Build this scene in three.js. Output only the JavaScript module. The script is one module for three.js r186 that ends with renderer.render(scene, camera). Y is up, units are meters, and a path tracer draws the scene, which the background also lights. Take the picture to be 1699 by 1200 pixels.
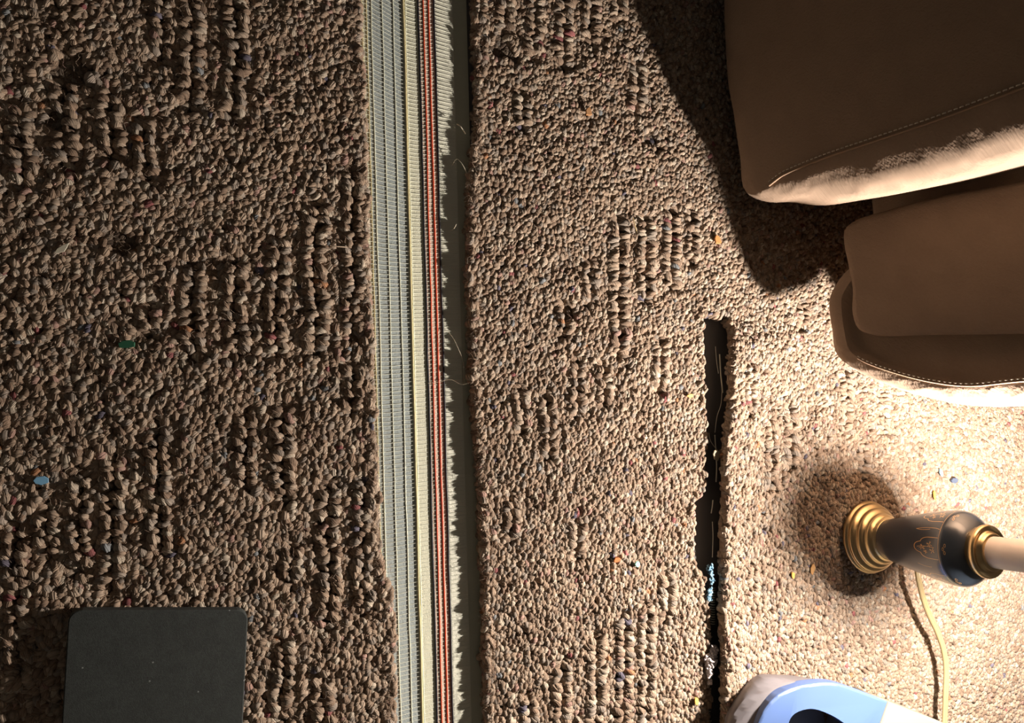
import * as THREE from 'three';
import { mergeGeometries, toCreasedNormals, mergeVertices } from 'three/addons/utils/BufferGeometryUtils.js';
import { RectAreaLightUniformsLib } from 'three/addons/lights/RectAreaLightUniformsLib.js';
import { RoundedBoxGeometry } from 'three/addons/geometries/RoundedBoxGeometry.js';

// ---------------------------------------------------------------- camera, light, exposure
RectAreaLightUniformsLib.init();
const V = (x, y, z) => new THREE.Vector3(x, y, z);
const W = 1699, Hh = 1200, F = 1227, CX = 849.5, CY = 600;
const CAM_H = 0.612;                       // a phone held over the floor, picture turned on its side
const NADIR = [304, 650];                  // the pixel straight below the phone
const LAMP_RADIANCE = 7800;
const scene = new THREE.Scene();
const camera = new THREE.PerspectiveCamera(2 * Math.atan(600 / F) * 180 / Math.PI, W / Hh, 0.01, 50);
// camera axes in the world, from the direction of gravity in the picture
const down = V((NADIR[0] - CX) / F, (CY - NADIR[1]) / F, 1).normalize();      // (right, up, forward)
const Yc = down.clone().negate();
const fwdH = V(0, 0, 1).addScaledVector(Yc, -Yc.z).normalize();
const Zc = fwdH.clone().negate();
const Xc = new THREE.Vector3().crossVectors(fwdH, Yc);                        // (right, up, forward) is left handed
Xc.normalize();
// world components of the three camera axes
const axis = (i) => V(Xc.getComponent(i), Yc.getComponent(i), Zc.getComponent(i));
let cR = axis(0), cU = axis(1), cF = axis(2);
if (cR.clone().cross(cU).dot(cF) > 0) { for (const a of [cR, cU, cF]) a.x *= -1; }
const CAM = V(0, CAM_H, 0);
camera.position.copy(CAM);
camera.quaternion.setFromRotationMatrix(new THREE.Matrix4().makeBasis(cR, cU, cF.clone().negate()));
camera.updateMatrixWorld();

const renderer = new THREE.WebGLRenderer({ antialias: true });
renderer.toneMapping = THREE.LinearToneMapping;
renderer.toneMappingExposure = 1.0;
renderer.shadowMap.enabled = true;

// ---------------------------------------------------------------- helpers
function rng(seed) { let a = seed >>> 0; return () => { a = (a + 0x6D2B79F5) | 0; let t = Math.imul(a ^ (a >>> 15), 1 | a); t = (t + Math.imul(t ^ (t >>> 7), 61 | t)) ^ t; return ((t ^ (t >>> 14)) >>> 0) / 4294967296; }; }
const hash = (x, y) => { let h = (Math.imul(x | 0, 374761393) + Math.imul(y | 0, 668265263)) | 0; h = Math.imul(h ^ (h >>> 13), 1274126177); return ((h ^ (h >>> 16)) >>> 0) / 4294967296; };
const sm = (t) => t * t * (3 - 2 * t), cl = (x, a = 0, b = 1) => Math.min(b, Math.max(a, x));
const lerp = (a, b, t) => a + (b - a) * t;
function noise(x, y) { const i = Math.floor(x), j = Math.floor(y), u = sm(x - i), v = sm(y - j); return lerp(lerp(hash(i, j), hash(i + 1, j), u), lerp(hash(i, j + 1), hash(i + 1, j + 1), u), v); }
function ray(px, py) { return cF.clone().addScaledVector(cR, (px - CX) / F).addScaledVector(cU, (CY - py) / F); }
function fl(px, py, h = 0) { const r = ray(px, py); return CAM.clone().addScaledVector(r, (h - CAM_H) / r.y); }       // pixel to a level plane
function onZ(px, py, z) { const r = ray(px, py); return CAM.clone().addScaledVector(r, z / r.z); }                    // pixel to an upright plane
function toPx(p) { const v = p.clone().sub(CAM), k = v.dot(cF); return [CX + F * v.dot(cR) / k, CY - F * v.dot(cU) / k, k]; }
const names = {};
function numbered(n) { const k = names[n] = (names[n] ?? -1) + 1; return k ? n + '_' + String(k).padStart(3, '0') : n; }
function shade(o) { o.castShadow = o.receiveShadow = true; return o; }
function mesh(name, geo, mat, parent = scene) { const m = shade(new THREE.Mesh(geo, mat)); m.name = parent === scene ? numbered(name) : name; parent.add(m); return m; }
function group(name, label, category, grp) { const g = new THREE.Group(); g.name = numbered(name); scene.add(g); g.userData = { label, category }; if (grp) g.userData.group = grp; return g; }
function tag(o, label, category, grp) { o.userData = { label, category }; if (grp) o.userData.group = grp; return o; }
function struct(o) { o.userData.kind = 'structure'; return o; }
function stuff(o, label) { o.userData.kind = 'stuff'; if (label) o.userData.label = label; return o; }
const lin = (r, g, b) => new THREE.Color().setRGB(r, g, b);
function mat(c, o = {}) { return new THREE.MeshStandardMaterial({ color: c, roughness: 0.9, ...o }); }
function phys(c, o = {}) { return new THREE.MeshPhysicalMaterial({ color: c, roughness: 0.9, ...o }); }
function texture(w, h, fn, srgb = false, rep) {
  const d = new Uint8Array(w * h * 4);
  for (let j = 0; j < h; j++) for (let i = 0; i < w; i++) { const c = fn(i, j); for (let k = 0; k < 3; k++) d[(j * w + i) * 4 + k] = cl(Array.isArray(c) ? c[k] : c) * 255; d[(j * w + i) * 4 + 3] = 255; }
  const t = new THREE.DataTexture(d, w, h); t.wrapS = t.wrapT = THREE.RepeatWrapping; t.magFilter = THREE.LinearFilter; t.minFilter = THREE.LinearMipmapLinearFilter; t.generateMipmaps = true;
  if (srgb) t.colorSpace = THREE.SRGBColorSpace; if (rep) t.repeat.set(...rep); t.needsUpdate = true; return t;
}
function tubeAlong(pts, r, seg, rad = 6, closed = false) { return new THREE.TubeGeometry(new THREE.CatmullRomCurve3(pts, closed, 'centripetal'), seg, r, rad, closed); }
function bx(w, h, d, x, y, z) { const g = new THREE.BoxGeometry(w, h, d); g.translate(x, y, z); return g; }
function plain(g) { const n = g.index ? g.toNonIndexed() : g; for (const k of Object.keys(n.attributes)) if (!['position', 'normal', 'uv'].includes(k)) n.deleteAttribute(k); return n; }

// ---------------------------------------------------------------- the room
const plaster = mat(lin(0.53, 0.52, 0.50), { roughness: 0.95 });
{
  const x0 = -2.4, x1 = 2.4, z0 = -3.0, z1 = 2.0, h = 2.4, th = 0.12;
  struct(mesh('floor', bx(x1 - x0 + 0.3, 0.1, z1 - z0 + 0.3, 0, -0.05, (z0 + z1) / 2), mat(lin(0.13, 0.125, 0.12), { roughness: 0.9 })));
  struct(mesh('ceiling', bx(x1 - x0 + 0.3, 0.1, z1 - z0 + 0.3, 0, h + 0.05, (z0 + z1) / 2), plaster));
  struct(mesh('wall_left', bx(th, h, z1 - z0, x0 - th / 2, h / 2, (z0 + z1) / 2), plaster));
  struct(mesh('wall_right', bx(th, h, z1 - z0, x1 + th / 2, h / 2, (z0 + z1) / 2), plaster));
  struct(mesh('wall_back', bx(x1 - x0 + 0.3, h, th, 0, h / 2, z0 - th / 2), plaster));
  struct(mesh('wall_front', bx(x1 - x0 + 0.3, h, th, 0, h / 2, z1 + th / 2), plaster));
}

// ---------------------------------------------------------------- floor coordinates along (s) and across (t) the seam
const S0 = fl(701.5, 0, 0.001), S1 = fl(733.5, 1200, 0.001);
const eS = S1.clone().sub(S0).normalize(), eT = V(eS.z, 0, -eS.x); if (eT.z > 0) eT.negate();
const toST = (p) => { const d = p.clone().sub(S0); return [d.dot(eS), d.dot(eT)]; };
const fromST = (s, t, y = 0) => S0.clone().setY(0).addScaledVector(eS, s).addScaledVector(eT, t).setY(y);
const pxST = (px, py, h) => toST(fl(px, py, h));
function lineOf(pts, h) {                                            // t as a function of s along a traced edge
  const a = pts.map(([x, y]) => pxST(x, y, h));
  return (s) => { if (s <= a[0][0]) return a[0][1]; for (let i = 1; i < a.length; i++) if (s <= a[i][0]) return lerp(a[i - 1][1], a[i][1], (s - a[i - 1][0]) / (a[i][0] - a[i - 1][0])); return a[a.length - 1][1]; };
}
const edgeLeft = lineOf([[597, -150], [597, 0], [603, 150], [610, 320], [614, 480], [620, 640], [626, 800], [629, 900], [637, 955], [650, 985], [653, 1060], [655, 1200], [658, 1400]], 0.009);
const edgeStrip = lineOf([[787, -150], [787, 0], [792, 130], [790, 210], [779, 300], [776, 420], [780, 520], [784, 640], [793, 760], [799, 900], [803, 1040], [806, 1200], [808, 1400]], 0.009);
const slitEndS = pxST(1175, 524, 0.009)[0];
const slitNear0 = lineOf([[1166, 500], [1166, 540], [1168, 600], [1172, 690], [1168, 745], [1168, 812], [1152, 832], [1150, 940], [1168, 960], [1176, 1015], [1177, 1060], [1176, 1200], [1176, 1400]], 0.009);
const slitFar0 = lineOf([[1213, 500], [1213, 545], [1208, 580], [1207, 650], [1201, 700], [1194, 760], [1196, 850], [1195, 960], [1192, 1040], [1192, 1120], [1194, 1200], [1196, 1400]], 0.014);
const mid = (s) => (slitNear0(s) + slitFar0(s)) / 2;
const slitNear = (s) => s < slitEndS ? mid(s) : slitNear0(s);
const slitFar = (s) => s < slitEndS ? mid(s) : slitFar0(s);
function lift(s, t) {                                                // the cut edge beyond the slit curls up
  const f = slitFar0(s); if (t < mid(s)) return 0;
  return 0.0135 * sm(cl((s - slitEndS) / 0.035)) * Math.exp(-Math.pow(Math.max(0, t - f) / 0.05, 1.6)) * (0.8 + 0.4 * noise(s * 18, 3));
}

// ---------------------------------------------------------------- seam tape
{
  const g = group('seam_tape', 'pale woven seam tape with black and orange threads lying in the open carpet seam', 'tape');
  const off = (o, y) => [fl(701.5 + o, -300, y), fl(733.5 + o, 1500, y)].map((p, i) => { const [a, b] = [fl(701.5 + o, 0, y), fl(733.5 + o, 1200, y)]; const d = b.clone().sub(a); return i ? b.clone().addScaledVector(d, 0.35) : a.clone().addScaledVector(d, -0.35); });
  function band(name, o0, o1, y0, y1, m, label) {
    const a = off(o0, y1), b = off(o1, y1), n = 150, cross = 8, p = [], uv = [], ix = [];
    const R = rng(7 + Math.round(o0 + 200));
    for (let i = 0; i <= n; i++) for (let j = 0; j <= cross + 2; j++) {
      const u = i / n, jj = cl(j - 1, 0, cross) / cross, e = j === 0 || j === cross + 2;
      const q = a[0].clone().lerp(a[1], u).lerp(b[0].clone().lerp(b[1], u), jj);
      q.y = e ? y0 : y1 + 0.00025 * (noise(u * 260, jj * 9 + o0) - 0.5); p.push(q.x, q.y, q.z); uv.push(u * 1.3, jj * 0.05);
    }
    const k = cross + 3;
    for (let i = 0; i < n; i++) for (let j = 0; j < k - 1; j++) { const q = i * k + j; ix.push(q, q + 1, q + k, q + 1, q + k + 1, q + k); }
    const geo = new THREE.BufferGeometry(); geo.setAttribute('position', new THREE.Float32BufferAttribute(p, 3)); geo.setAttribute('uv', new THREE.Float32BufferAttribute(uv, 2)); geo.setIndex(ix); geo.computeVertexNormals();
    if (geo.attributes.normal.getY(5) < 0) { geo.setIndex(ix.reverse()); geo.computeVertexNormals(); }
    const o = mesh(name, geo, m, g); if (label) o.userData.label = label; return o;
  }
  const grain = texture(256, 128, (i, j) => 0.5 * noise(i / 3, j / 3) + 0.3 * hash(i, j) + 0.2 * noise(i / 17, j / 11));
  grain.repeat.set(14, 14);
  const glue = phys(lin(0.42, 0.475, 0.47), { roughness: 0.30, clearcoat: 0.5, clearcoatRoughness: 0.25, bumpMap: grain, bumpScale: 0.00035 });
  const ivory = phys(lin(0.76, 0.76, 0.64), { roughness: 0.45, bumpMap: grain, bumpScale: 0.0003 });
  const butter = phys(lin(0.72, 0.72, 0.56), { roughness: 0.5, bumpMap: grain, bumpScale: 0.0003 });
  const pink = phys(lin(0.72, 0.56, 0.45), { roughness: 0.5, bumpMap: grain, bumpScale: 0.0003 });
  const paper = phys(lin(0.55, 0.56, 0.44), { roughness: 0.6, bumpMap: grain, bumpScale: 0.0002 });
  band('backing_paper', -112, 72, 0.0001, 0.0007, paper, 'greenish backing paper under the tape');
  band('selvedge', -110, -93, 0.0007, 0.0012, butter);
  band('adhesive_strip', -93, -32, 0.0007, 0.0012, glue, 'clear grey adhesive showing through an open mesh');
  band('woven_band', -32, -8, 0.0007, 0.0013, butter);
  band('woven_band', -8, 19, 0.0007, 0.0013, pink, 'pinkish band between the black threads');
  band('woven_band', 19, 49, 0.0007, 0.0013, ivory);
  function thread(name, o, r, m, wob = 0, label) {
    const a = off(o, 0.0013 + r * 0.6), pts = []; for (let i = 0; i <= 60; i++) { const q = a[0].clone().lerp(a[1], i / 60); q.addScaledVector(eT, (noise(i * 0.7, o) - 0.5) * 0.0006 + wob * Math.sin(i)); pts.push(q); }
    const t = mesh(name, tubeAlong(pts, r, 240, 6), m, g); if (label) t.userData.label = label; return t;
  }
  const pale = mat(lin(0.80, 0.82, 0.66), { roughness: 0.5 }), yel = mat(lin(0.72, 0.64, 0.36), { roughness: 0.55 }), blk = mat(lin(0.015, 0.014, 0.02), { roughness: 0.6 }), org = mat(lin(0.70, 0.075, 0.018), { roughness: 0.6 });
  for (const o of [-109, -102, -94]) thread('warp_thread', o, 0.0004, yel, 0, 'yellowish warp thread');
  for (const o of [-86, -68, -50]) thread('warp_thread', o, 0.00042, pale, 0, 'pale warp thread');
  thread('warp_thread', -32.5, 0.0009, yel, 0, 'thick yellow cord'); thread('warp_thread', -29.5, 0.0005, pale, 0, 'pale warp thread');
  for (const o of [-8, 18]) thread('warp_thread', o, 0.0008, blk, 0.00006, 'black warp thread');
  for (const o of [0, 9.3]) thread('warp_thread', o, 0.00062, org, 0, 'orange warp thread');
  // cross threads, bowed, one every three and a half millimetres
  const parts = [], sA = -0.12, sB = 0.75, R = rng(31);
  const lims = [-110, -93, -86, -68, -50, -32, -8, 0, 9, 19, 48].map((o) => { const a = off(o, 0.0014); return lineFrom(a); });
  function lineFrom(a) { const p = toST(a[0]), q = toST(a[1]); return (s) => lerp(p[1], q[1], (s - p[0]) / (q[0] - p[0])); }
  for (let s = sA; s < sB; s += 0.0036) {
    const w0 = 1 - sm(cl((s + 0.02) / 0.36)), t5 = lims[5](s), pts = [], s1 = s + (R() - 0.5) * 0.0006;
    lims.forEach((f, i) => { const t = f(s1), sag = i > 1 && i < 5 ? 0 : 0; pts.push(fromST(s1 + (t - t5) * (i < 5 ? 0.48 * w0 - 0.03 : 0.14 * w0 - 0.02) + (R() - 0.5) * 0.0003 + sag, t, 0.0013 + 0.0004 * (i % 2))); });
    parts.push(plain(tubeAlong(pts, 0.0003, 22, 4)));
  }
  stuff(mesh('weft_thread', mergeGeometries(parts), mat(lin(0.80, 0.82, 0.70), { roughness: 0.45 }), g), 'fine pale threads running across the tape');
}

// ---------------------------------------------------------------- carpet
const streak = texture(64, 64, (i, j) => { const a = noise(i / 16, j * 0.55), b = noise(i / 7 + 9, j * 0.9 + 3); return 0.40 + 0.46 * a + 0.22 * b; }, false);
const streakBump = texture(64, 64, (i, j) => 0.7 * noise(i / 16, j * 0.55) + 0.3 * noise(i / 7 + 9, j * 0.9 + 3));
streak.repeat.set(1, 1);
const yarn = phys(lin(1, 1, 1), { roughness: 0.95, map: streak, bumpMap: streakBump, bumpScale: 0.0009, sheen: 0.25, sheenRoughness: 0.7, sheenColor: lin(0.5, 0.42, 0.34) });
function loopGeo(halfW, high, tubeR, turns, plies, seed) {           // an arch of twisted yarn
  const R = rng(seed), out = [], seg = 11, rad = 6;
  const bend = (R() - 0.5) * halfW * 0.9;
  const c = (u) => { const a = Math.PI * (1 - u); return V(Math.cos(a) * halfW * (1 + 0.12 * Math.sin(a)), Math.pow(Math.sin(a), 0.75) * (high - tubeR), bend * Math.sin(a * 2) * 0.5); };
  for (let p = 0; p < plies; p++) {
    const pts = [];
    for (let i = 0; i <= seg; i++) {
      const u = i / seg, q = c(u), d = c(Math.min(1, u + 0.01)).sub(c(Math.max(0, u - 0.01))).normalize();
      const n1 = V(0, 0, 1), n2 = new THREE.Vector3().crossVectors(d, n1).normalize(), an = u * turns * Math.PI * 2 + p * Math.PI * 2 / plies + seed, k = tubeR * [0, 0, 0.36, 0.42][plies];
      pts.push(q.addScaledVector(n1, Math.cos(an) * k).addScaledVector(n2, Math.sin(an) * k));
    }
    const g = new THREE.TubeGeometry(new THREE.CatmullRomCurve3(pts), seg, tubeR * [0, 1, 0.76, 0.68][plies], plies === 1 ? 9 : rad, false);
    const uv = g.attributes.uv; for (let i = 0; i < uv.count; i++) uv.setXY(i, uv.getX(i) * 1.4 + p * 0.37 + seed * 0.21, uv.getY(i) * 1.0 + uv.getX(i) * (plies === 1 ? 1.6 : 0.7));
    out.push(g);
  }
  return mergeGeometries(out);
}
const smallLoops = [loopGeo(0.0020, 0.0076, 0.0024, 1.0, 1, 1), loopGeo(0.0023, 0.0074, 0.0022, 0.7, 2, 2), loopGeo(0.0017, 0.0080, 0.0025, 1.0, 1, 3), loopGeo(0.0019, 0.0078, 0.0023, 1.2, 3, 7)];
const bigLoops = [loopGeo(0.0036, 0.0098, 0.0027, 1.0, 1, 4), loopGeo(0.0033, 0.0104, 0.0028, 1.1, 3, 5), loopGeo(0.0030, 0.0098, 0.0027, 0.7, 2, 6)];
// ridges of tall loops as [pixel across, from, to, width in pixels]
const ridgesPx = [
  [268, -60, 105, 44], [320, -60, 182, 50], [390, -60, 200, 52], [104, 125, 285, 56], [182, 140, 265, 52], [35, 160, 312, 54], [240, 190, 300, 48],
  [318, 430, 596, 52], [392, 420, 592, 50], [460, 388, 596, 46], [525, 328, 590, 50], [586, 275, 560, 42], [250, 500, 560, 44], [586, 600, 690, 40],
  [264, 702, 922, 50], [185, 752, 992, 52], [132, 778, 952, 44], [470, 665, 832, 48], [410, 680, 812, 44], [545, 800, 1050, 48], [604, 790, 1025, 40], [488, 900, 982, 44], [25, 870, 1120, 50], [80, 840, 930, 46], [470, 1060, 1200, 46], [540, 1120, 1300, 46],
  [799, -60, 132, 30], [840, -60, 52, 38], [889, -60, 102, 38], [938, -60, 112, 38], [984, -60, 76, 38], [1028, -60, 40, 34],
  [1031, 358, 592, 40], [1076, 356, 502, 38], [1118, 343, 482, 36], [1150, 350, 440, 30], [984, 430, 505, 36], [940, 500, 560, 36],
  [960, 595, 694, 36], [1005, 600, 676, 36], [912, 650, 762, 36], [868, 640, 720, 36], [870, 150, 215, 36], [1110, 945, 1032, 34],
  [1037, 1018, 1300, 38], [1076, 1000, 1300, 36], [992, 1050, 1300, 40], [936, 1100, 1300, 40], [880, 1150, 1300, 38], [850, 820, 900, 36], [960, 860, 930, 36],
  [1281, 695, 812, 30], [1316, 670, 780, 32], [1408, 610, 724, 28], [1437, 726, 798, 24], [1335, 495, 548, 28], [1240, 600, 690, 28], [1245, 930, 1010, 28], [1470, 640, 720, 24],
  [1060, 100, 190, 36], [1100, 560, 650, 34],
];
const ridges = ridgesPx.map(([x, y0, y1, w]) => {
  const ym = (y0 + y1) / 2, a = pxST(x, y0, 0.012), b = pxST(x, y1, 0.012), w0 = pxST(x - w / 2, ym, 0.012), w1 = pxST(x + w / 2, ym, 0.012);
  const r = { s0: a[0], s1: b[0], ta: a[1], tb: b[1], w: w1[1] - w0[1] };
  r.t = (s) => lerp(r.ta, r.tb, (s - r.s0) / (r.s1 - r.s0)) + (noise(s * 40, x) - 0.5) * 0.003; return r;
});
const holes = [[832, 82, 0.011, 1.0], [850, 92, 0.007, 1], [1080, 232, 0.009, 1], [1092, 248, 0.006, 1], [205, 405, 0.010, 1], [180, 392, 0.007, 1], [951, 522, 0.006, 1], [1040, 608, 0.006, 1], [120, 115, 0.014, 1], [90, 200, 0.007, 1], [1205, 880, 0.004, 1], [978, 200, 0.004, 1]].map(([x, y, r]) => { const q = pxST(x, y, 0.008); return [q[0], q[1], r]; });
const palette = [[30, 0.40, 0.285, 0.195], [26, 0.47, 0.355, 0.255], [17, 0.29, 0.195, 0.13], [14, 0.37, 0.30, 0.235], [6, 0.58, 0.48, 0.36], [2.2, 0.44, 0.27, 0.21], [0.32, 0.30, 0.10, 0.095], [0.22, 0.48, 0.23, 0.11], [0.3, 0.16, 0.14, 0.18], [0.4, 0.26, 0.27, 0.27]];
const palSum = palette.reduce((a, b) => a + b[0], 0);
function pick(R, s, t) {
  let k = R() * palSum, c = palette[0]; for (const p of palette) { if ((k -= p[0]) <= 0) { c = p; break; } }
  const v = 0.86 + 0.28 * R() + 0.16 * (noise(s * 60, t * 60) - 0.5); return [c[1] * v, c[2] * v * 1.015, c[3] * v * 1.04];
}
function inCarpet(kind, s, t) {
  if (kind === 'left') return t < edgeLeft(s) - 0.0016;
  if (t < edgeStrip(s) + 0.0018) return false;
  if (s > slitEndS && t > slitNear(s) - 0.0015 && t < slitFar(s) + 0.0015) return false;
  return true;
}
function seen(p) { const q = toPx(p); return q[2] > 0 && q[0] > -260 && q[0] < 1950 && q[1] > -420 && q[1] < 1620; }
function growPile(kind, parent) {
  const R = rng(kind === 'left' ? 11 : 22);
  const sets = { small: smallLoops.map(() => []), big: bigLoops.map(() => []) };
  const put = (arr, s, t, y, phi, sx, sy, sz, tilt) => {
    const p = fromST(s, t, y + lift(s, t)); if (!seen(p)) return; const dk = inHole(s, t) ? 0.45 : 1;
    const base = Math.atan2(-eS.z, eS.x);
    const q = new THREE.Quaternion().setFromEuler(new THREE.Euler((R() - 0.5) * tilt, base + phi, (R() - 0.5) * tilt, 'YXZ'));
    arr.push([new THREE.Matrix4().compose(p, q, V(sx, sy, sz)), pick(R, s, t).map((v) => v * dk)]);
  };
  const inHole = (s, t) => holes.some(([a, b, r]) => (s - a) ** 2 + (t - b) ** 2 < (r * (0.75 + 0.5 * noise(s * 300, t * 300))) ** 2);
  // tall ridges: two columns each
  for (const r of ridges) {
    for (const side of [-1, 1]) {
      const colW = r.w * 0.25;
      for (let s = r.s0; s < r.s1; s += 0.0030 + 0.0020 * R()) {
        const t = r.t(s) + side * colW * 0.92 + (R() - 0.5) * 0.0026;
        if (!inCarpet(kind, s, t - 0.003) || !inCarpet(kind, s, t + 0.003) || inHole(s, t)) continue;
        const k = r.w * 0.25 / 0.0056, e = cl(Math.min(s - r.s0, r.s1 - s) / 0.008, 0.55, 1);
        const g = (R() * 3) | 0; put(sets.big[g], s, t, 0.0034, Math.PI / 2 + (R() - 0.5) * 1.5, k * (0.85 + 0.35 * R()), e * (0.9 + 0.26 * R()) * (kind === 'left' ? 1 : 0.9), 0.9 + 0.35 * R(), 0.6);
      }
    }
  }
  const nearRidge = (s, t) => { let z = 0; for (const r of ridges) if (s > r.s0 - 0.003 && s < r.s1 + 0.003) { const d = Math.abs(t - r.t(s)); if (d < r.w * 0.5 - 0.0042) return 2; if (d < r.w * 0.5 + 0.0030) z = 1; } return z; };
  const ds = 0.0040, dt = 0.0038, s0 = -0.55, s1 = 1.2, t0 = kind === 'left' ? -0.60 : 0.0, t1 = kind === 'left' ? 0.0 : 1.2;
  for (let t = t0, row = 0; t < t1; t += dt, row++) for (let s = s0; s < s1; s += ds) {
    const ss = s + (R() - 0.5) * 0.003 + (row % 2) * ds / 2, tt = t + (R() - 0.5) * 0.0022 + (noise(s * 30, row * 0.13) - 0.5) * 0.004;
    if (!inCarpet(kind, ss, tt)) continue;
    const pit = inHole(ss, tt), nr = nearRidge(ss, tt); if (nr === 2 && !pit) continue;
    const wave = noise(ss * 45, tt * 30 + 9), lump = noise(ss * 110, tt * 110 + 50), plump = kind === 'left' ? 1.18 : 1.03;
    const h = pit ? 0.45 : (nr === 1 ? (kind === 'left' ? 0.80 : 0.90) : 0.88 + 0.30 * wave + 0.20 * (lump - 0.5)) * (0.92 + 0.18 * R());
    const k = (0.88 + 0.34 * R()) * plump;
    put(sets.small[(R() * 4) | 0], ss, tt, 0.0032, (R() - 0.5) * 2.4, k, h * plump, k * (0.95 + 0.25 * R()), 0.7);
  }
  // closely set loops along the cut edges
  const edges = kind === 'left' ? [[(s) => edgeLeft(s) - 0.0030, 1, -1, 2]] : [[(s) => edgeStrip(s) + 0.0032, -1, -1, 2], [(s) => slitNear(s) - 0.003, 1, slitEndS, 2], [(s) => slitFar(s) + 0.003, -1, slitEndS, 2]];
  for (const [f, dir, from, to] of edges) for (let s = Math.max(-0.3, from); s < Math.min(0.95, to); s += 0.0027) {
    const t = f(s) + (R() - 0.5) * 0.0022 + (noise(s * 70, dir + 5) - 0.5) * 0.003; if (inHole(s, t)) continue;
    const k = 0.95 + 0.4 * R(); put(sets.small[(R() * 4) | 0], s, t, 0.0026, (R() - 0.5) * 2.2, k, k * (0.95 + 0.25 * R()), k, 0.9);
    if (R() < 0.5) put(sets.small[(R() * 4) | 0], s, t + dir * 0.0008, 0.0008, (R() - 0.5) * 2.2, k, k * 0.7, k, 1.2);
  }
  const all = [...sets.small.map((a, i) => [smallLoops[i], a]), ...sets.big.map((a, i) => [bigLoops[i], a])];
  let n = 0;
  for (const [geo, list] of all) {
    const im = shade(new THREE.InstancedMesh(geo, yarn, list.length)); im.name = 'loop_pile'; n += list.length;
    const c = new THREE.Color(); list.forEach(([m, col], i) => { im.setMatrixAt(i, m); im.setColorAt(i, c.setRGB(...col)); });
    stuff(im, 'beige and brown looped wool pile'); parent.add(im);
  }
  // stray fibres
  const hair = [0, 1, 2].map((k) => { const q = rng(60 + k), L = 0.005, pts = [V(0, 0, 0), V(L * 0.3, L * (0.25 + 0.2 * q()), L * (q() - 0.5) * 0.6), V(L * 0.7, L * (0.3 + 0.3 * q()), L * (q() - 0.5)), V(L, L * (0.1 + 0.4 * q()), L * (q() - 0.5))]; return tubeAlong(pts, 0.00008, 7, 3); });
  const HR = rng(kind === 'left' ? 71 : 72), hl = hair.map(() => []);
  const NH = kind === 'left' ? 9000 : 5000;
  for (let i = 0; i < NH; i++) {
    let s = -0.15 + HR() * 0.95, t;
    if (kind === 'left') t = HR() < 0.25 ? edgeLeft(s) - HR() * 0.006 : -0.4 + HR() * 0.4; else t = HR() < 0.3 ? edgeStrip(s) + 0.001 + HR() * 0.006 : edgeStrip(s) + HR() * 0.35;
    if (!inCarpet(kind, s, t)) continue;
    const p = fromST(s, t, 0.0075 + HR() * 0.004 + lift(s, t)); if (!seen(p)) continue;
    const q = new THREE.Quaternion().setFromEuler(new THREE.Euler((HR() - 0.5) * 1.2, HR() * 6.28, (HR() - 0.5) * 1.2)), k = 0.5 + HR() * 1.1;
    hl[i % 3].push([new THREE.Matrix4().compose(p, q, V(k, k, k)), pick(HR, s, t)]);
  }
  const hm = mat(lin(1, 1, 1), { roughness: 0.8 });
  hair.forEach((geo, i) => { const im = shade(new THREE.InstancedMesh(geo, hm, hl[i].length)); im.name = 'stray_fibre'; const c = new THREE.Color(); hl[i].forEach(([m, col], j) => { im.setMatrixAt(j, m); im.setColorAt(j, c.setRGB(...col)); }); stuff(im, 'fine loose wool fibres'); parent.add(im); });
  console.log(kind, 'loops', n);
}
function slabBetween(f0, f1, sList, rows, y0, y1, useLift) {          // backing: a closed sheet between two edges
  const p = [], ix = [], uv = [], ring = (rows + 1) * 2;
  for (const s of sList) {
    const a = f0(s), b = f1(s);
    for (let k = 0; k < ring; k++) { const top = k <= rows, j = top ? k : ring - 1 - k, u = Math.pow(j / rows, useLift ? 2 : 1), t = lerp(a, b, u), q = fromST(s, t, (top ? y1 : y0) + (useLift ? lift(s, t) : 0)); p.push(q.x, q.y, q.z); uv.push(s, t); }
  }
  const n = sList.length;
  for (let i = 0; i < n - 1; i++) for (let k = 0; k < ring; k++) { const k2 = (k + 1) % ring, A = i * ring + k, B = i * ring + k2, C = A + ring, D = B + ring; ix.push(A, B, C, B, D, C); }
  for (const e of [0, n - 1]) for (let k = 0; k < rows; k++) { const A = e * ring + k, B = A + 1, C = e * ring + ring - 1 - k, D = C - 1; if (e) ix.push(A, B, C, B, D, C); else ix.push(A, C, B, B, C, D); }
  const g = new THREE.BufferGeometry(); g.setAttribute('position', new THREE.Float32BufferAttribute(p, 3)); g.setAttribute('uv', new THREE.Float32BufferAttribute(uv, 2)); g.setIndex(ix);
  return g;
}
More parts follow.
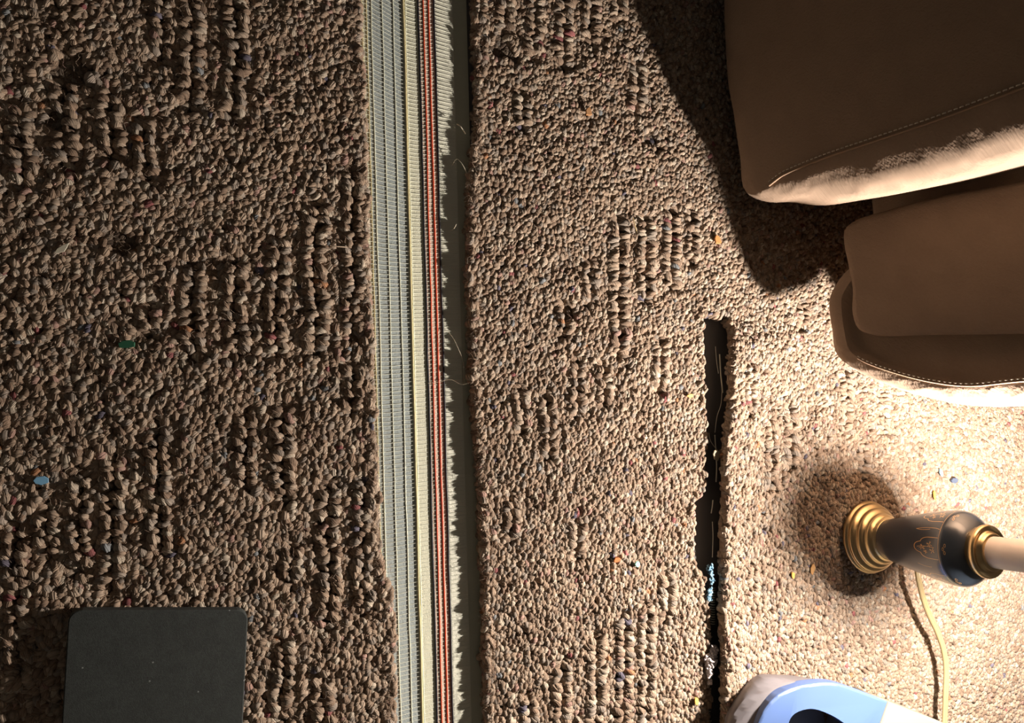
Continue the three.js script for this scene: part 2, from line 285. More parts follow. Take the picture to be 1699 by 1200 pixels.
{
  const jute = texture(128, 128, (i, j) => 0.5 + 0.3 * hash(i, j) + 0.2 * ((i >> 2) + (j >> 2)) % 2);
  jute.repeat.set(60, 60);
  const backMat = mat(lin(0.26, 0.19, 0.13), { roughness: 1, bumpMap: jute, bumpScale: 0.0006 });
  const sAll = []; for (let s = -1.4; s < -0.2; s += 0.3) sAll.push(s); for (let s = -0.2; s < 0.9; s += 0.006) sAll.push(s); for (let s = 0.9; s < 2.0; s += 0.3) sAll.push(s); sAll.push(slitEndS - 1e-4, slitEndS + 1e-4); sAll.sort((a, b) => a - b);
  const left = group('carpet', 'brown looped carpet with ragged edge, lying before the pale tape under the black pad', 'carpet');
  growPile('left', left);
  const lb = mesh('carpet_backing', toCreasedNormals(slabBetween(() => -1.6, (s) => edgeLeft(s) - 0.0005, sAll, 8, 0.0013, 0.0036, false), 0.6), backMat, left); lb.userData.label = 'brown woven backing';
  const right = group('carpet', 'beige looped carpet with a long cut slit, under the brass lamp and recliner', 'carpet');
  growPile('right', right);
  const b1 = plain(toCreasedNormals(slabBetween((s) => edgeStrip(s) + 0.0005, (s) => slitNear(s) - 0.0004, sAll, 8, 0.0003, 0.0036, false), 0.6));
  const b2 = plain(toCreasedNormals(slabBetween((s) => slitFar(s) + 0.0004, () => 2.2, sAll, 40, 0.0003, 0.0036, true), 0.6));
  const rb = mesh('carpet_backing', mergeGeometries([b1, b2]), backMat, right); rb.userData.label = 'brown woven backing';
  // pale frayed backing threads along the cut
  const fr = mat(lin(0.75, 0.72, 0.60), { roughness: 0.5 }), R = rng(91), bits = [];
  const add = (s0, s1, f, dt, y, r) => { const pts = []; const n = Math.max(3, Math.round((s1 - s0) / 0.006)); for (let i = 0; i <= n; i++) { const s = lerp(s0, s1, i / n), t = f(s) + dt + (R() - 0.5) * 0.0012; pts.push(fromST(s, t, y + lift(s, t + 0.004) + (R() - 0.5) * 0.001)); } bits.push(plain(tubeAlong(pts, r, n * 3, 5))); };
  const sAt = (y) => pxST(1190, y, 0.01)[0];
  const run = (pts, r, h = 0.009) => bits.push(plain(tubeAlong(pts.map(([x, y]) => fl(x, y, h + (R() - 0.5) * 0.0015)), r, 24, 5)));
  run([[1194, 588], [1195, 604], [1196, 622], [1198, 640], [1199, 652]], 0.0008); run([[1187, 575], [1189, 600], [1192, 620]], 0.0003); run([[1198, 650], [1196, 672], [1190, 690], [1186, 718]], 0.0003); run([[1186, 722], [1187, 738], [1188, 748]], 0.0006); run([[1188, 755], [1189, 775], [1188, 800]], 0.0007); run([[1183, 830], [1182, 840], [1180, 852]], 0.0006); run([[1182, 866], [1183, 890], [1182, 925]], 0.0004);
  for (let i = 0; i < 16; i++) { const y = 975 + i * 4; const q0 = pxST(1183, y, 0.008), s = q0[0], t = q0[1]; bits.push(plain(tubeAlong([fromST(s, t - 0.002 - R() * 0.001, 0.006), fromST(s + 0.0006, t, 0.0075 + R() * 0.001), fromST(s + 0.0012, t + 0.003, 0.007)], 0.00055, 6, 5))); }
  for (let i = 0; i < 34; i++) { const y = 1035 + i * 5.2; if (y > 1062 && y < 1140) continue; const q0 = pxST(1179 + (R() - 0.5) * 5, y, 0.007), s = q0[0], t = q0[1]; bits.push(plain(tubeAlong([fromST(s, t - 0.0015, 0.004 + R() * 0.002), fromST(s + 0.001 * R(), t, 0.006 + R() * 0.002), fromST(s + 0.002 * (R() - 0.3), t + 0.002, 0.005)], 0.0004, 6, 5))); }
  for (let i = 0; i < 90; i++) { const y = -20 + R() * 1240, s = pxST(780, y, 0.004)[0], t = edgeStrip(s) - 0.0005 - R() * 0.0025; if (noise(y / 45, 3) < 0.5) continue; bits.push(plain(tubeAlong([fromST(s, t + 0.002, 0.003), fromST(s + (R() - 0.5) * 0.002, t, 0.0035 + R() * 0.002), fromST(s + (R() - 0.5) * 0.003, t - 0.0012 * R(), 0.003 + R() * 0.003)], 0.00022, 6, 4))); }
  stuff(mesh('frayed_thread', mergeGeometries(bits), fr, right), 'pale frayed backing threads along the cuts');
}

// ---------------------------------------------------------------- recliner
const LAMP_FOOT = fl(1440, 891, 0.0135);
{
  const g = group('recliner', 'brown microsuede recliner with padded arm front and footrest, standing on the beige carpet', 'recliner');
  const nap = texture(256, 256, (i, j) => 0.45 * hash(i, j) + 0.3 * noise(i / 3, j / 3) + 0.25 * noise(i / 19, j / 23)); nap.repeat.set(7, 7);
  const tone = texture(256, 256, (i, j) => 0.80 + 0.10 * noise(i / 11, j / 9) + 0.06 * hash(i, j) + 0.06 * noise(i / 40 + 5, j / 44)); tone.repeat.set(3, 3);
  const suede = phys(lin(0.30, 0.212, 0.148), { map: tone, bumpMap: nap, bumpScale: 0.0006, roughness: 0.95, sheen: 0.6, sheenRoughness: 0.5, sheenColor: lin(0.42, 0.33, 0.25) });
  function pad(name, outer, inner, zf, yf, k0, round, depth, wrinkle = 0, dish = 0) {  // a cushion: flat front, rolled edge, straight back
    const N = outer.length, curve = (pts) => { const c = new THREE.CatmullRomCurve3(pts, false, 'centripetal'); return c.getSpacedPoints(110); };
    const lean = (q) => -k0 * (q.y - yf), onT = (x, y, z) => { const d = ray(x, y), t = (z - k0 * (CAM_H - yf)) / (d.z + k0 * d.y); return CAM.clone().addScaledVector(d, t); };   // the front leans back
    const po = curve(outer.map(([x, y]) => onT(x, y, zf - round))), pi = curve(inner.map(([x, y]) => onT(x, y, zf)));
    const M = po.length, rings = [], K = 8;
    for (let k = 0; k <= K; k++) { const a = k / K * Math.PI / 2; rings.push(po.map((o, i) => { const q = pi[i].clone().lerp(o, Math.sin(a)); q.z = zf + lean(q) - round * (1 - Math.cos(a)); const w = wrinkle * Math.sin(a) * (noise(i * 0.2 + k * 0.35, 3) - 0.5); q.addScaledVector(o.clone().sub(pi[i]).setZ(0).normalize(), w); return q; })); }
    if (dish) { const ci = pi.reduce((s, q) => s.add(q), V(0, 0, 0)).multiplyScalar(1 / M); for (const [k, d] of [[0.98, 0.35], [0.95, 0.85], [0.91, 1]]) rings.unshift(pi.map((o) => { const q = ci.clone().lerp(o, k); q.z = zf + lean(q) - dish * d; return q; })); }
    const cen = po.reduce((s, q) => s.add(q), V(0, 0, 0)).multiplyScalar(1 / M);
    for (const [dz, sh] of [[0.3, 0.995], [0.8, 0.96], [1, 0.9]]) rings.push(po.map((o) => { const q = o.clone(); q.x = lerp(cen.x, q.x, sh); q.y = lerp(cen.y, q.y, sh); q.z = zf + lean(q) - round - (depth - round) * dz; return q; }));
    const p = [], uv = [], ix = [];
    rings.forEach((r, k) => r.forEach((q, i) => { p.push(q.x, q.y, q.z); uv.push(q.x + q.z, q.y); }));
    for (let k = 0; k < rings.length - 1; k++) for (let i = 0; i < M; i++) { const j = (i + 1) % M, A = k * M + i, B = k * M + j; ix.push(A, A + M, B, B, A + M, B + M); }
    const cap = (r, base, flip) => { const t = THREE.ShapeUtils.triangulateShape(r.map((q) => new THREE.Vector2(q.x, q.y)), []); for (const f of t) ix.push(...(flip ? [base + f[0], base + f[2], base + f[1]] : [base + f[0], base + f[1], base + f[2]])); };
    cap(rings[0], 0, false); cap(rings[rings.length - 1], (rings.length - 1) * M, true);
    const geo = new THREE.BufferGeometry(); geo.setAttribute('position', new THREE.Float32BufferAttribute(p, 3)); geo.setAttribute('uv', new THREE.Float32BufferAttribute(uv, 2)); geo.setIndex(ix);
    return { o: mesh(name, toCreasedNormals(geo, 0.55), suede, g), inner: pi };
  }
  const shrink = (pts, d) => { const c = pts.reduce((s, q) => [s[0] + q[0] / pts.length, s[1] + q[1] / pts.length], [0, 0]); return pts.map(([x, y]) => { const l = Math.hypot(x - c[0], y - c[1]); return [x - (x - c[0]) / l * d, y - (y - c[1]) / l * d]; }); };
  const zA = fl(1252, 312, 0.062).z, zC = fl(1397, 560, 0.085).z, zB = zC + 0.004;
  console.log('planes', zA, zB, zC);
  const A = pad('arm_front', [[1216, -330], [1219, 0], [1225, 117], [1234, 204], [1246, 280], [1256, 320], [1288, 333], [1352, 335], [1433, 327], [1550, 305], [1699, 266], [1950, 200], [1950, -330]],
    [[1221, -330], [1224, 0], [1230, 117], [1239, 204], [1250, 276], [1264, 313], [1300, 291], [1370, 262], [1450, 235], [1560, 198], [1699, 146], [1945, 50], [1945, -330]], zA, 0.06, 0.17, 0.035, 0.10, 0.008);
  const Bo = [[1950, 255], [1699, 302], [1562, 326], [1474, 349], [1424, 365], [1405, 380], [1404, 403], [1411, 440], [1418, 479], [1418, 520], [1427, 545], [1451, 556], [1550, 556], [1699, 554], [1950, 548]];
  const B = pad('footrest_pad', Bo, shrink(Bo, 11), zB, 0.08, 0.44, 0.010, 0.04);
  const C = pad('footrest_base', [[1950, 400], [1699, 400], [1450, 425], [1412, 455], [1391, 490], [1389, 505], [1393, 545], [1401, 585], [1426, 610], [1480, 637], [1550, 661], [1609, 672], [1699, 675], [1950, 668]],
    [[1940, 405], [1699, 406], [1452, 432], [1417, 460], [1397, 492], [1396, 507], [1400, 545], [1409, 580], [1430, 597], [1482, 617], [1550, 634], [1609, 640], [1699, 632], [1940, 620]], zC, 0.08, 0.44, 0.028, 0.075, 0.003, 0.009);
  const seamMat = phys(lin(0.30, 0.20, 0.13), { roughness: 0.9 }), thr = mat(lin(0.62, 0.55, 0.44), { roughness: 0.6 });
  const near = (line, [x, y]) => line.reduce((b, q, i) => { const a = toPx(q), d = Math.hypot(a[0] - x, a[1] - y); return d < b[0] ? [d, i] : b; }, [1e9, 0])[1];
  function seam(P, a, b, up, r = 0.0011) {
    let i = near(P.inner, a), j = near(P.inner, b); if (i > j) [i, j] = [j, i];
    const pts = P.inner.slice(i, j + 1).map((q) => q.clone().add(V(0, 0, 0.0008)));
    const s = mesh('seam', tubeAlong(pts, r, pts.length * 3, 6), seamMat, P.o), st = [], c = new THREE.CatmullRomCurve3(pts), L = c.getLength(), n = Math.floor(L / 0.0042);
    for (let k = 0; k < n; k++) st.push(plain(tubeAlong([c.getPointAt(cl((k + 0.15) / n)).add(V(up[0], up[1], 0.0006)), c.getPointAt(cl((k + 0.45) / n)).add(V(up[0], up[1], 0.0014)), c.getPointAt(cl((k + 0.75) / n)).add(V(up[0], up[1], 0.0006))], 0.0005, 4, 5)));
    stuff(mesh('stitch', mergeGeometries(st), thr, P.o), 'pale stitches beside the seam'); return s;
  }
  seam(A, [1272, 308], [1945, 50], [-0.003, 0]); seam(C, [1426, 596], [1940, 620], [-0.002, 0]);
  // the chair behind the pads, out of the light
  const x1 = toPx, bodyX1 = onZ(1600, 600, zC - 0.09).x, xa = A.o.geometry.boundingBox || (A.o.geometry.computeBoundingBox(), A.o.geometry.boundingBox);
  mesh('arm', new RoundedBoxGeometry(0.26, 0.42, 0.75, 4, 0.03).translate(-0.20 - 0.13, 0.07 + 0.21, zA - 0.095 - 0.375), suede, g);
  mesh('seat_base', new RoundedBoxGeometry(0.26, 0.34, 0.62, 4, 0.03).translate(-0.09, 0.06 + 0.17, zC - 0.07 - 0.31), suede, g);
  const leg = mat(lin(0.02, 0.015, 0.012), { roughness: 0.6 });
  for (const [x, z] of [[-0.40, zA - 0.2], [-0.40, zA - 0.8], [-0.13, zC - 0.45], [-0.02, zC - 0.62]]) mesh('foot', new THREE.CylinderGeometry(0.02, 0.017, 0.075, 16).translate(x, 0.012 + 0.0375, z), leg, g);
}

// ---------------------------------------------------------------- lamp
{
  const g = group('table_lamp', 'brass and dark glazed table lamp with white candle sleeve, standing on the beige carpet', 'lamp');
  g.position.copy(LAMP_FOOT);
  const brass = phys(lin(0.60, 0.44, 0.23), { metalness: 1, roughness: 0.3 });
  const lathe = (pts, n = 72) => new THREE.LatheGeometry(pts.map(([r, y]) => new THREE.Vector2(r, y)), n);
  mesh('base', (lathe([[0.0001, 0], [0.037, 0], [0.0392, 0.0012], [0.0396, 0.003], [0.039, 0.0045], [0.0372, 0.0055], [0.0366, 0.0065], [0.0372, 0.008], [0.0366, 0.0098], [0.0345, 0.0112], [0.0325, 0.012], [0.0318, 0.0132], [0.0322, 0.0148], [0.0312, 0.0168], [0.0292, 0.018], [0.0275, 0.0188], [0.0268, 0.0202], [0.0270, 0.0218], [0.0258, 0.0238], [0.0240, 0.0250], [0.0226, 0.0262], [0.0222, 0.0285], [0.0205, 0.0295], [0.0001, 0.0295]])), brass, g);
  // dark body with fine gold ornament
  const cw = 2048, chh = 1024, cv = document.createElement('canvas'); cv.width = cw; cv.height = chh; const c = cv.getContext('2d');
  c.fillStyle = '#2c343e'; c.fillRect(0, 0, cw, chh);
  const bodyPts = [[0.0215, 0.0285], [0.0232, 0.036], [0.0256, 0.047], [0.0284, 0.060], [0.0312, 0.073], [0.0338, 0.086], [0.0358, 0.098], [0.0368, 0.107], [0.0367, 0.1125], [0.0355, 0.1165], [0.0330, 0.1200], [0.0300, 0.1230], [0.0268, 0.1255], [0.0238, 0.1275], [0.0215, 0.1285]];
  const nB = bodyPts.length - 1;
  const gold = 'rgb(208,160,96)';
  c.lineCap = 'round';
  const vOf = (y) => { for (let i = 1; i <= nB; i++) if (y <= bodyPts[i][1]) return (i - 1 + (y - bodyPts[i - 1][1]) / (bodyPts[i][1] - bodyPts[i - 1][1])) / nB; return 1; };
  const Yp = (y) => chh * (1 - vOf(y)), Xp = (u) => u * cw;
  c.strokeStyle = gold; c.lineWidth = 5; c.beginPath(); c.moveTo(0, Yp(0.112)); c.lineTo(cw, Yp(0.112)); c.stroke();
  for (let k = 0; k < 6; k++) {
    const u = (k + 0.5) / 6, x = Xp(u), yTop = Yp(0.111), yBot = Yp(0.084), w = 92;
    c.strokeStyle = gold; c.lineWidth = 5; c.beginPath(); c.moveTo(x - w, yTop); c.lineTo(x - w, lerp(yTop, yBot, 0.45)); c.quadraticCurveTo(x - w, lerp(yTop, yBot, 0.75), x - w * 0.55, lerp(yTop, yBot, 0.78)); c.quadraticCurveTo(x - w * 0.45, yBot, x, yBot); c.quadraticCurveTo(x + w * 0.45, yBot, x + w * 0.55, lerp(yTop, yBot, 0.78)); c.quadraticCurveTo(x + w, lerp(yTop, yBot, 0.75), x + w, lerp(yTop, yBot, 0.45)); c.lineTo(x + w, yTop); c.stroke();
    const R = rng(5); c.lineWidth = 4;
    for (const [fx, fy, r] of [[-30, 0.42, 26], [22, 0.3, 24], [0, 0.72, 24], [38, 0.6, 14]]) for (let a = 0; a < 7; a++) { const cy = lerp(yTop, yBot, fy), an = a * 0.9 + R(); c.beginPath(); c.moveTo(x + fx + Math.cos(an) * r * 0.25, cy + Math.sin(an) * r * 0.25); c.lineTo(x + fx + Math.cos(an) * r, cy + Math.sin(an) * r); c.stroke(); }
    c.beginPath(); c.moveTo(x, lerp(yTop, yBot, 0.9)); c.quadraticCurveTo(x - 20, lerp(yTop, yBot, 0.6), x - 4, lerp(yTop, yBot, 0.2)); c.stroke();
    // sprig between medallions and small flowers on the shoulder
    const xs = Xp((k + 1) / 6) % cw; c.lineWidth = 4; c.beginPath(); c.moveTo(xs, yTop); c.quadraticCurveTo(xs - 22, lerp(yTop, yBot, 0.7), xs, yBot); c.quadraticCurveTo(xs + 18, lerp(yTop, yBot, 0.8), xs + 4, lerp(yTop, yBot, 0.5)); c.stroke();
    const ys = Yp(0.1175); c.lineWidth = 6; for (const [dx, dy] of [[-34, 0], [30, 6], [-2, 26]]) { c.beginPath(); c.ellipse(x + dx, ys + dy, 14, 12, 0, 0.6, 6.0); c.stroke(); }
  }
  const tex = new THREE.CanvasTexture(cv); tex.colorSpace = THREE.SRGBColorSpace; tex.wrapS = THREE.RepeatWrapping; tex.anisotropy = 8;
  const glaze = phys(lin(1, 1, 1), { map: tex, roughness: 0.30, clearcoat: 1, clearcoatRoughness: 0.10 });
  const body = mesh('body', lathe(bodyPts, 96), glaze, g); body.userData.label = 'dark blue-grey glazed body with gold line ornament'; body.rotation.y = 0.35;
  const dy = -0.0062;
  mesh('collar', lathe([[0.018, 0.134], [0.0216, 0.1342], [0.0228, 0.1352], [0.0232, 0.137], [0.0242, 0.1385], [0.0250, 0.1405], [0.0252, 0.1425], [0.0246, 0.1442], [0.0228, 0.1446], [0.0205, 0.1436], [0.0190, 0.1440], [0.0184, 0.1455], [0.0178, 0.1475], [0.0165, 0.1485], [0.0135, 0.1488]].map(([a, b]) => [a, b + dy])), brass, g);
  const sl = mesh('candle_sleeve', lathe([[0.0147, 0.1425], [0.0147, 0.186], [0.0142, 0.1872], [0.012, 0.1874]], 48), mat(lin(0.66, 0.60, 0.55), { roughness: 0.5 }), g); sl.userData.label = 'white candle sleeve';
  const stk = mesh('sticker', new THREE.CylinderGeometry(0.01485, 0.01485, 0.014, 24, 1, true, 1.9, 0.9).translate(0, 0.166, 0), mat(lin(0.30, 0.27, 0.25), { roughness: 0.6, side: THREE.DoubleSide }), sl); stk.userData.label = 'grey sticker on the sleeve';
  // unseen bulb: upright glowing strips and wide base shaped to hold back downward light
  const bulb = mesh('bulb', lathe([[0.0001, 0.1935], [0.0134, 0.1935], [0.0134, 0.1985], [0.0128, 0.1995], [0.0080, 0.1998], [0.0080, 0.224], [0.0092, 0.225], [0.0090, 0.228], [0.0001, 0.2285]], 24), mat(lin(0.7, 0.68, 0.64), { roughness: 0.5 }), g);
  bulb.position.set(0.005, -0.006, -0.008);                              // a little off the axis in its socket
  const glow = new THREE.MeshStandardMaterial({ color: lin(0.8, 0.75, 0.6), emissive: lin(1, 0.86, 0.70), emissiveIntensity: 8 });
  const n = 6, w = 0.0088, h = 0.020;
  for (let k = 0; k < n; k++) {
    const a = k / n * Math.PI * 2 + 0.2, out = V(-Math.sin(a), 0, -Math.cos(a));
    const st = new THREE.BoxGeometry(w, h, 0.0008); st.rotateY(a); st.translate(out.x * 0.0084, 0.2125, out.z * 0.0084); mesh('glowing_strip', st, glow, bulb);
    const L = new THREE.RectAreaLight(lin(1, 0.885, 0.785), LAMP_RADIANCE, w, h); L.name = 'strip_light'; L.rotation.y = a; L.position.set(out.x * 0.0094, 0.2125, out.z * 0.0094); L.castShadow = true; bulb.add(L);
  }
  // the lamp leans a little on the soft pile
  const want = onZ(1643, 916, LAMP_FOOT.z).sub(LAMP_FOOT).normalize();
  g.quaternion.setFromUnitVectors(V(0, 1, 0), want); console.log('lean', want.x, want.z);
  // cord
  const cpx = [[1500, 930, 0.03], [1515, 946, 0.036], [1525, 965, 0.036], [1531, 990, 0.034], [1541, 1018, 0.033], [1556, 1050, 0.032], [1566, 1080, 0.031], [1570, 1112, 0.030], [1569, 1150, 0.030], [1567, 1200, 0.029], [1560, 1290, 0.026], [1540, 1400, 0.018]];
  const cp = [LAMP_FOOT.clone().add(V(0.02, 0.008, -0.03)), LAMP_FOOT.clone().add(V(0.028, 0.016, -0.048)), ...cpx.slice(2).map(([x, y, h]) => fl(x, y, h))];
  const cord = phys(lin(0.46, 0.36, 0.19), { roughness: 0.35, transmission: 0.25, thickness: 0 });
  const cc = new THREE.CatmullRomCurve3(cp), ga = [], N = 140;
  for (const s of [-1, 1]) { const pts = []; for (let i = 0; i <= N; i++) { const q = cc.getPoint(i / N), d = cc.getTangent(i / N), sd = V(d.z, 0, -d.x).normalize(); pts.push(q.addScaledVector(sd, s * 0.0015)); } ga.push(plain(tubeAlong(pts, 0.0021, 160, 8))); }
  const cg = mergeGeometries(ga); const inv = new THREE.Matrix4().compose(g.position, g.quaternion, V(1, 1, 1)).invert(); cg.applyMatrix4(inv);
  mesh('power_cord', cg, cord, g).userData.label = 'yellowish two-core cord';
}

// ---------------------------------------------------------------- black pad
{
  const h = 0.0215, P = [[114, 1013], [412, 1012], [399, 1240], [100, 1240]].map(([x, y]) => fl(x, y, h));
  const e1 = P[1].clone().sub(P[0]), along = P[3].clone().sub(P[0]).normalize();
  const A = P[0], Wd = e1.length(), D = 0.20, ux = e1.clone().normalize();
  const sh = new THREE.Shape(), q = (a, b) => { const p = A.clone().addScaledVector(ux, a).addScaledVector(along, b); return [p.x, -p.z]; };
  const r = 0.008, pts = [];
  for (const [cx, cy, a0] of [[r, r, Math.PI], [Wd - r, r, 1.5 * Math.PI], [Wd - r, D - r, 0], [r, D - r, 0.5 * Math.PI]]) for (let k = 0; k <= 6; k++) { const a = a0 + k / 6 * Math.PI / 2; pts.push(q(cx + Math.cos(a) * r, cy + Math.sin(a) * r)); }
  pts.forEach((p, i) => i ? sh.lineTo(...p) : sh.moveTo(...p)); sh.closePath();
  const th = 0.009, geo = new THREE.ExtrudeGeometry(sh, { depth: th - 0.0016, bevelEnabled: true, bevelThickness: 0.0008, bevelSize: 0.0008, bevelOffset: -0.0008, bevelSegments: 2 });
  geo.rotateX(-Math.PI / 2); geo.translate(0, h - th + 0.0008, 0);
  const spk = texture(256, 256, (i, j) => { const s = hash(i, j) > 0.9996 ? 0.5 : 0, v = 0.19 + 0.05 * hash(i, j) + 0.03 * noise(i / 7, j / 7); return [v * 0.93 + s, v + s, v * 0.96 + s]; }, true); spk.repeat.set(5, 5);
  const bm = texture(128, 128, (i, j) => hash(i, j)); bm.repeat.set(40, 40);
  tag(mesh('foam_pad', geo, mat(lin(1, 1, 1), { map: spk, bumpMap: bm, bumpScale: 0.00012, roughness: 0.85 })), 'flat black rectangular pad with rounded corners lying on the brown carpet', 'pad');
}

// ---------------------------------------------------------------- blue plastic tool
{
  const g = group('handheld_tool', 'blue and cream plastic tool housing with dark hollow, on the carpet beside the lamp cord', 'tool');
  const hT = 0.062;
  const toShape = (px, h) => px.map(([x, y]) => { const p = fl(x, y, h); return new THREE.Vector2(p.x, -p.z); });
  const topPx = [[1255, 1215], [1263, 1192], [1276, 1170], [1296, 1152], [1322, 1141], [1352, 1135], [1385, 1134], [1420, 1144], [1470, 1163]];
  const seamB = [1455, 1215];
  const spl = (v, n, closed = false) => new THREE.SplineCurve(v).getPoints(n);
  // blue top
  const blueTop = spl(toShape(topPx, hT), 50), far = toShape([[1400, 1370], [1270, 1360], [1240, 1280]], hT);
  const blue = phys(lin(0.075, 0.13, 0.29), { roughness: 0.42, clearcoat: 0.25 }), grey = phys(lin(0.17, 0.158, 0.168), { roughness: 0.5 }), cream = phys(lin(0.24, 0.228, 0.178), { roughness: 0.45 }), darkM = phys(lin(0.17, 0.165, 0.17), { roughness: 0.55 });
  const seamTop = toShape([[1474, 1165]], hT)[0], seamBot = toShape([[1400, 1372]], hT)[0];
  const sh = new THREE.Shape([...blueTop, seamTop, seamBot, ...far]);
  const hol = spl(toShape([[1303, 1215], [1308, 1192], [1322, 1178], [1346, 1172], [1370, 1178], [1396, 1192], [1420, 1215], [1415, 1260], [1370, 1290], [1325, 1270], [1303, 1215]], hT), 60); hol.pop();
  sh.holes.push(new THREE.Path(hol));
  const ext = (s, y0, y1, b) => { const e = new THREE.ExtrudeGeometry(s, { depth: y1 - y0 - 2 * b, bevelEnabled: true, bevelThickness: b, bevelSize: b, bevelOffset: -b, bevelSegments: 3, curveSegments: 24 }); e.rotateX(-Math.PI / 2); e.translate(0, y0 + b, 0); return e; };
  mesh('top_shell', toCreasedNormals(ext(sh, hT - 0.014, hT, 0.0025), 0.6), blue, g).userData.label = 'blue plastic shell';
  const cup = ext(new THREE.Shape(hol), 0.016, 0.022, 0.001);
  mesh('hollow', cup, darkM, g).userData.label = 'dark hollow';
  // grey skirt flaring to the carpet
  const outPx = [[1205, 1215], [1213, 1195], [1226, 1174], [1243, 1154], [1262, 1138], [1285, 1128], [1330, 1129], [1385, 1134], [1470, 1163]];
  const hL = 0.044, lowPx = toShape(outPx, hL), upPx = toShape(topPx, hT - 0.004);
  const lo = spl(lowPx, 50), up = spl(upPx, 50), loFar = toShape([[1474, 1165], [1400, 1372], [1225, 1370], [1195, 1290]], hL), upFar = toShape([[1474, 1165], [1400, 1372], [1270, 1360], [1240, 1280]], hT - 0.004);
  const la = [...lo, ...loFar], ua = [...up, ...upFar], mc = ua.reduce((a, q) => a.add(q), new THREE.Vector2()).multiplyScalar(1 / ua.length), M = la.length, p = [], ix = [], RR = 8;
  for (let k = 0; k <= RR; k++) { const u = k / RR, b = cl((u - 0.25) / 0.75); for (let i = 0; i < M; i++) { const w = u < 0.25 ? 0.30 * (1 - u / 0.25) : 0, x = lerp(lerp(la[i].x, ua[i].x, b), mc.x, w), z = -lerp(lerp(la[i].y, ua[i].y, b), mc.y, w); p.push(x, u < 0.25 ? lerp(0.013, hL - 0.004, u / 0.25) : hL + (hT - 0.004 - hL) * Math.pow(b, 0.8), z); } }
  for (let k = 0; k < RR; k++) for (let i = 0; i < M; i++) { const j = (i + 1) % M; ix.push(k * M + i, k * M + j, (k + 1) * M + i, k * M + j, (k + 1) * M + j, (k + 1) * M + i); }
  const sg = new THREE.BufferGeometry(); sg.setAttribute('position', new THREE.Float32BufferAttribute(p, 3)); sg.setIndex(ix); sg.setAttribute('uv', new THREE.Float32BufferAttribute(new Float32Array(p.length / 3 * 2), 2));
  mesh('lower_shell', toCreasedNormals(sg, 1.3), grey, g).userData.label = 'grey flared side';
  // cream end
  const cr = new THREE.Shape(toShape([[1476, 1166], [1563, 1199], [1640, 1232], [1640, 1330], [1402, 1373]], hT));
  mesh('end_cap', toCreasedNormals(ext(cr, 0.014, hT, 0.003), 0.6), cream, g).userData.label = 'cream end section';
}

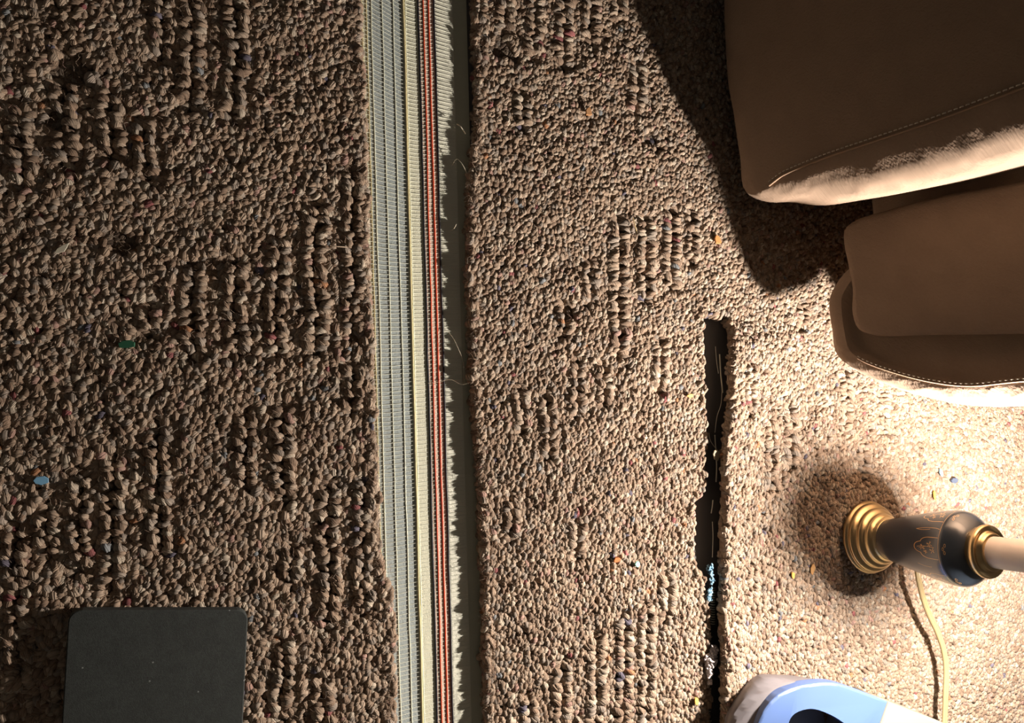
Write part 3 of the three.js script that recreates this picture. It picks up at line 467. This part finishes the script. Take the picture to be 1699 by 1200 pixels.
// ---------------------------------------------------------------- crumbs and lint
{
  const R = rng(404);
  function chip(name, px, py, w, d, col, label, cat, o = {}) {        // an irregular flake
    const c = fl(px, py, o.h ?? 0.0125), n = 7, pts = []; for (let i = 0; i < n; i++) { const a = i / n * 6.283, k = 0.7 + 0.5 * R(); pts.push(new THREE.Vector2(Math.cos(a) * w / 2 * k, Math.sin(a) * d / 2 * k)); }
    const g = new THREE.ExtrudeGeometry(new THREE.Shape(pts), { depth: o.th ?? 0.0008, bevelEnabled: true, bevelSize: 0.0002, bevelThickness: 0.0002, bevelSegments: 1 });
    const m = mesh(name, g, phys(col, { roughness: o.rough ?? 0.7 })); m.rotation.set(-Math.PI / 2 + (R() - 0.5) * 0.5, (R() - 0.5) * 0.4, o.turn ?? 0); m.position.copy(c); return tag(m, label, cat);
  }
  chip('wood_chip', 1190, 398, 0.010, 0.008, lin(0.62, 0.27, 0.09), 'orange wood chip at the edge of the recliner shadow', 'chip', { th: 0.0015 });
  chip('wood_chip', 976, 186, 0.008, 0.006, lin(0.52, 0.27, 0.12), 'brown crumb in the carpet strip between tape and recliner', 'chip', { th: 0.002 });
  chip('foil_flake', 68, 797, 0.006, 0.010, lin(0.20, 0.42, 0.62), 'shiny pale blue flake on the brown carpet', 'flake', { rough: 0.25 });
  chip('paper_flake', 103, 413, 0.004, 0.011, lin(0.62, 0.58, 0.45), 'thin cream flake on the brown carpet', 'flake', { turn: 0.6 });
  chip('leaf_crumb', 211, 571, 0.006, 0.010, lin(0.02, 0.12, 0.06), 'dark green crumb on the brown carpet', 'crumb', { th: 0.002 });
  chip('paint_flake', 1057, 937, 0.006, 0.005, lin(0.28, 0.68, 0.58), 'mint green flake near the cut slit', 'flake');
  chip('plastic_crumb', 1583, 797, 0.006, 0.010, lin(0.07, 0.09, 0.14), 'dark blue crumb beside the lamp', 'crumb', { th: 0.002 });
  chip('plastic_crumb', 1561, 785, 0.009, 0.005, lin(0.22, 0.34, 0.42), 'grey-blue crumb beside the lamp', 'crumb', { th: 0.0015 });
  chip('wood_chip', 1550, 822, 0.003, 0.012, lin(0.72, 0.46, 0.08), 'yellow sliver on the carpet above the lamp body', 'chip', { turn: 1.4 });
  chip('plastic_crumb', 1679, 634, 0.014, 0.009, lin(0.08, 0.10, 0.10), 'dark flake beside the footrest', 'crumb', { turn: -0.6 });
  chip('wood_chip', 1145, 657, 0.005, 0.009, lin(0.74, 0.42, 0.10), 'yellow chip on the lip of the slit', 'chip');
  chip('wood_chip', 1155, 1163, 0.008, 0.006, lin(0.66, 0.42, 0.08), 'yellow chip at the narrow end of the slit', 'chip');
  chip('wood_chip', 1348, 944, 0.012, 0.005, lin(0.58, 0.32, 0.12), 'tan sliver in the shadow of the lamp base', 'chip');
  chip('wood_chip', 1315, 955, 0.007, 0.006, lin(0.72, 0.38, 0.08), 'orange crumb before the lamp base', 'chip');
  chip('backing_scrap', 1188, 754, 0.012, 0.007, lin(0.34, 0.29, 0.19), 'tan pointed scrap sticking into the slit', 'scrap', { h: 0.016, turn: 0.2 });
  chip('foam_crumb', 1022, 928, 0.005, 0.007, lin(0.66, 0.22, 0.07), 'orange yarn crumb on the carpet strip', 'crumb', { th: 0.003, h: 0.011 });
  // lint lumps: clusters of small curls
  function lint(name, trail, r, col, label, h) {
    const bits = []; for (let k = 0; k < 46; k++) { const i = R() * (trail.length - 1), a = Math.floor(i), f = i - a, q = [0, 1].map((m) => lerp(trail[a][m], trail[a + 1][m], f)), w = lerp(trail[a][2], trail[a + 1][2], f); const c = fl(q[0], q[1], h).add(V((R() - 0.5) * w, (R() - 0.3) * w * 0.5, (R() - 0.5) * w)); const pts = []; for (let j = 0; j < 5; j++) pts.push(c.clone().add(V((R() - 0.5) * w * 1.1, (R() - 0.5) * w * 0.6, (R() - 0.5) * w * 1.1))); bits.push(plain(tubeAlong(pts, r, 10, 4))); }
    return tag(mesh(name, mergeGeometries(bits), mat(col, { roughness: 0.9 })), label, 'lint');
  }
  lint('lint_tuft', [[1178, 940, 0.004], [1177, 952, 0.006], [1182, 963, 0.002], [1180, 975, 0.002], [1175, 986, 0.004], [1178, 996, 0.002]], 0.0009, lin(0.20, 0.36, 0.48), 'blue lint strand caught in the slit', 0.012);
  lint('lint_tuft', [[1181, 1076, 0.004], [1187, 1083, 0.006], [1176, 1094, 0.007], [1180, 1104, 0.006], [1178, 1116, 0.003], [1177, 1136, 0.003]], 0.0016, lin(0.62, 0.56, 0.55), 'white lint lump caught in the slit', 0.013);
  // loose threads
  function thread(pts, r, col, label, cat = 'thread') { return tag(mesh('loose_thread', tubeAlong(pts.map(([x, y, h]) => fl(x, y, h)), r, 40, 5), mat(col, { roughness: 0.6 })), label, cat); }
  thread([[742, 548, 0.004], [752, 562, 0.007], [760, 578, 0.009], [768, 600, 0.007], [770, 640, 0.006]], 0.0002, lin(0.6, 0.55, 0.42), 'fine thread curling off the orange threads of the tape');
  thread([[710, 636, 0.0025], [728, 634, 0.003], [748, 630, 0.005], [765, 638, 0.007], [778, 636, 0.01]], 0.0002, lin(0.55, 0.47, 0.35), 'fine thread lying across the tape');
  thread([[758, 206, 0.006], [764, 210, 0.009], [768, 216, 0.009], [772, 222, 0.011]], 0.0005, lin(0.75, 0.7, 0.55), 'short white thread end at the carpet edge');
  thread([[750, 275, 0.004], [757, 264, 0.007], [765, 270, 0.009], [775, 288, 0.009]], 0.0003, lin(0.75, 0.7, 0.55), 'curled pale thread beside the tape');
  thread([[748, 384, 0.004], [754, 378, 0.007], [757, 372, 0.010]], 0.0003, lin(0.7, 0.66, 0.5), 'hooked pale thread beside the tape');
  thread([[547, 407, 0.014], [560, 409, 0.0155], [576, 410, 0.014]], 0.0005, lin(0.55, 0.42, 0.30), 'short straight straw on the brown carpet');
  thread([[1176, 718, 0.006], [1179, 732, 0.008], [1188, 745, 0.010]], 0.00028, lin(0.72, 0.68, 0.55), 'curved white thread hanging in the slit');
  thread([[1050, 361, 0.014], [1053, 372, 0.015], [1056, 384, 0.014]], 0.0005, lin(0.68, 0.5, 0.25), 'short straw on the beige carpet strip');
  thread([[1288, 692, 0.013], [1296, 688, 0.014], [1306, 692, 0.014], [1318, 700, 0.013]], 0.0005, lin(0.25, 0.22, 0.16), 'dark grass blade on the beige carpet');
}

renderer.render(scene, camera);
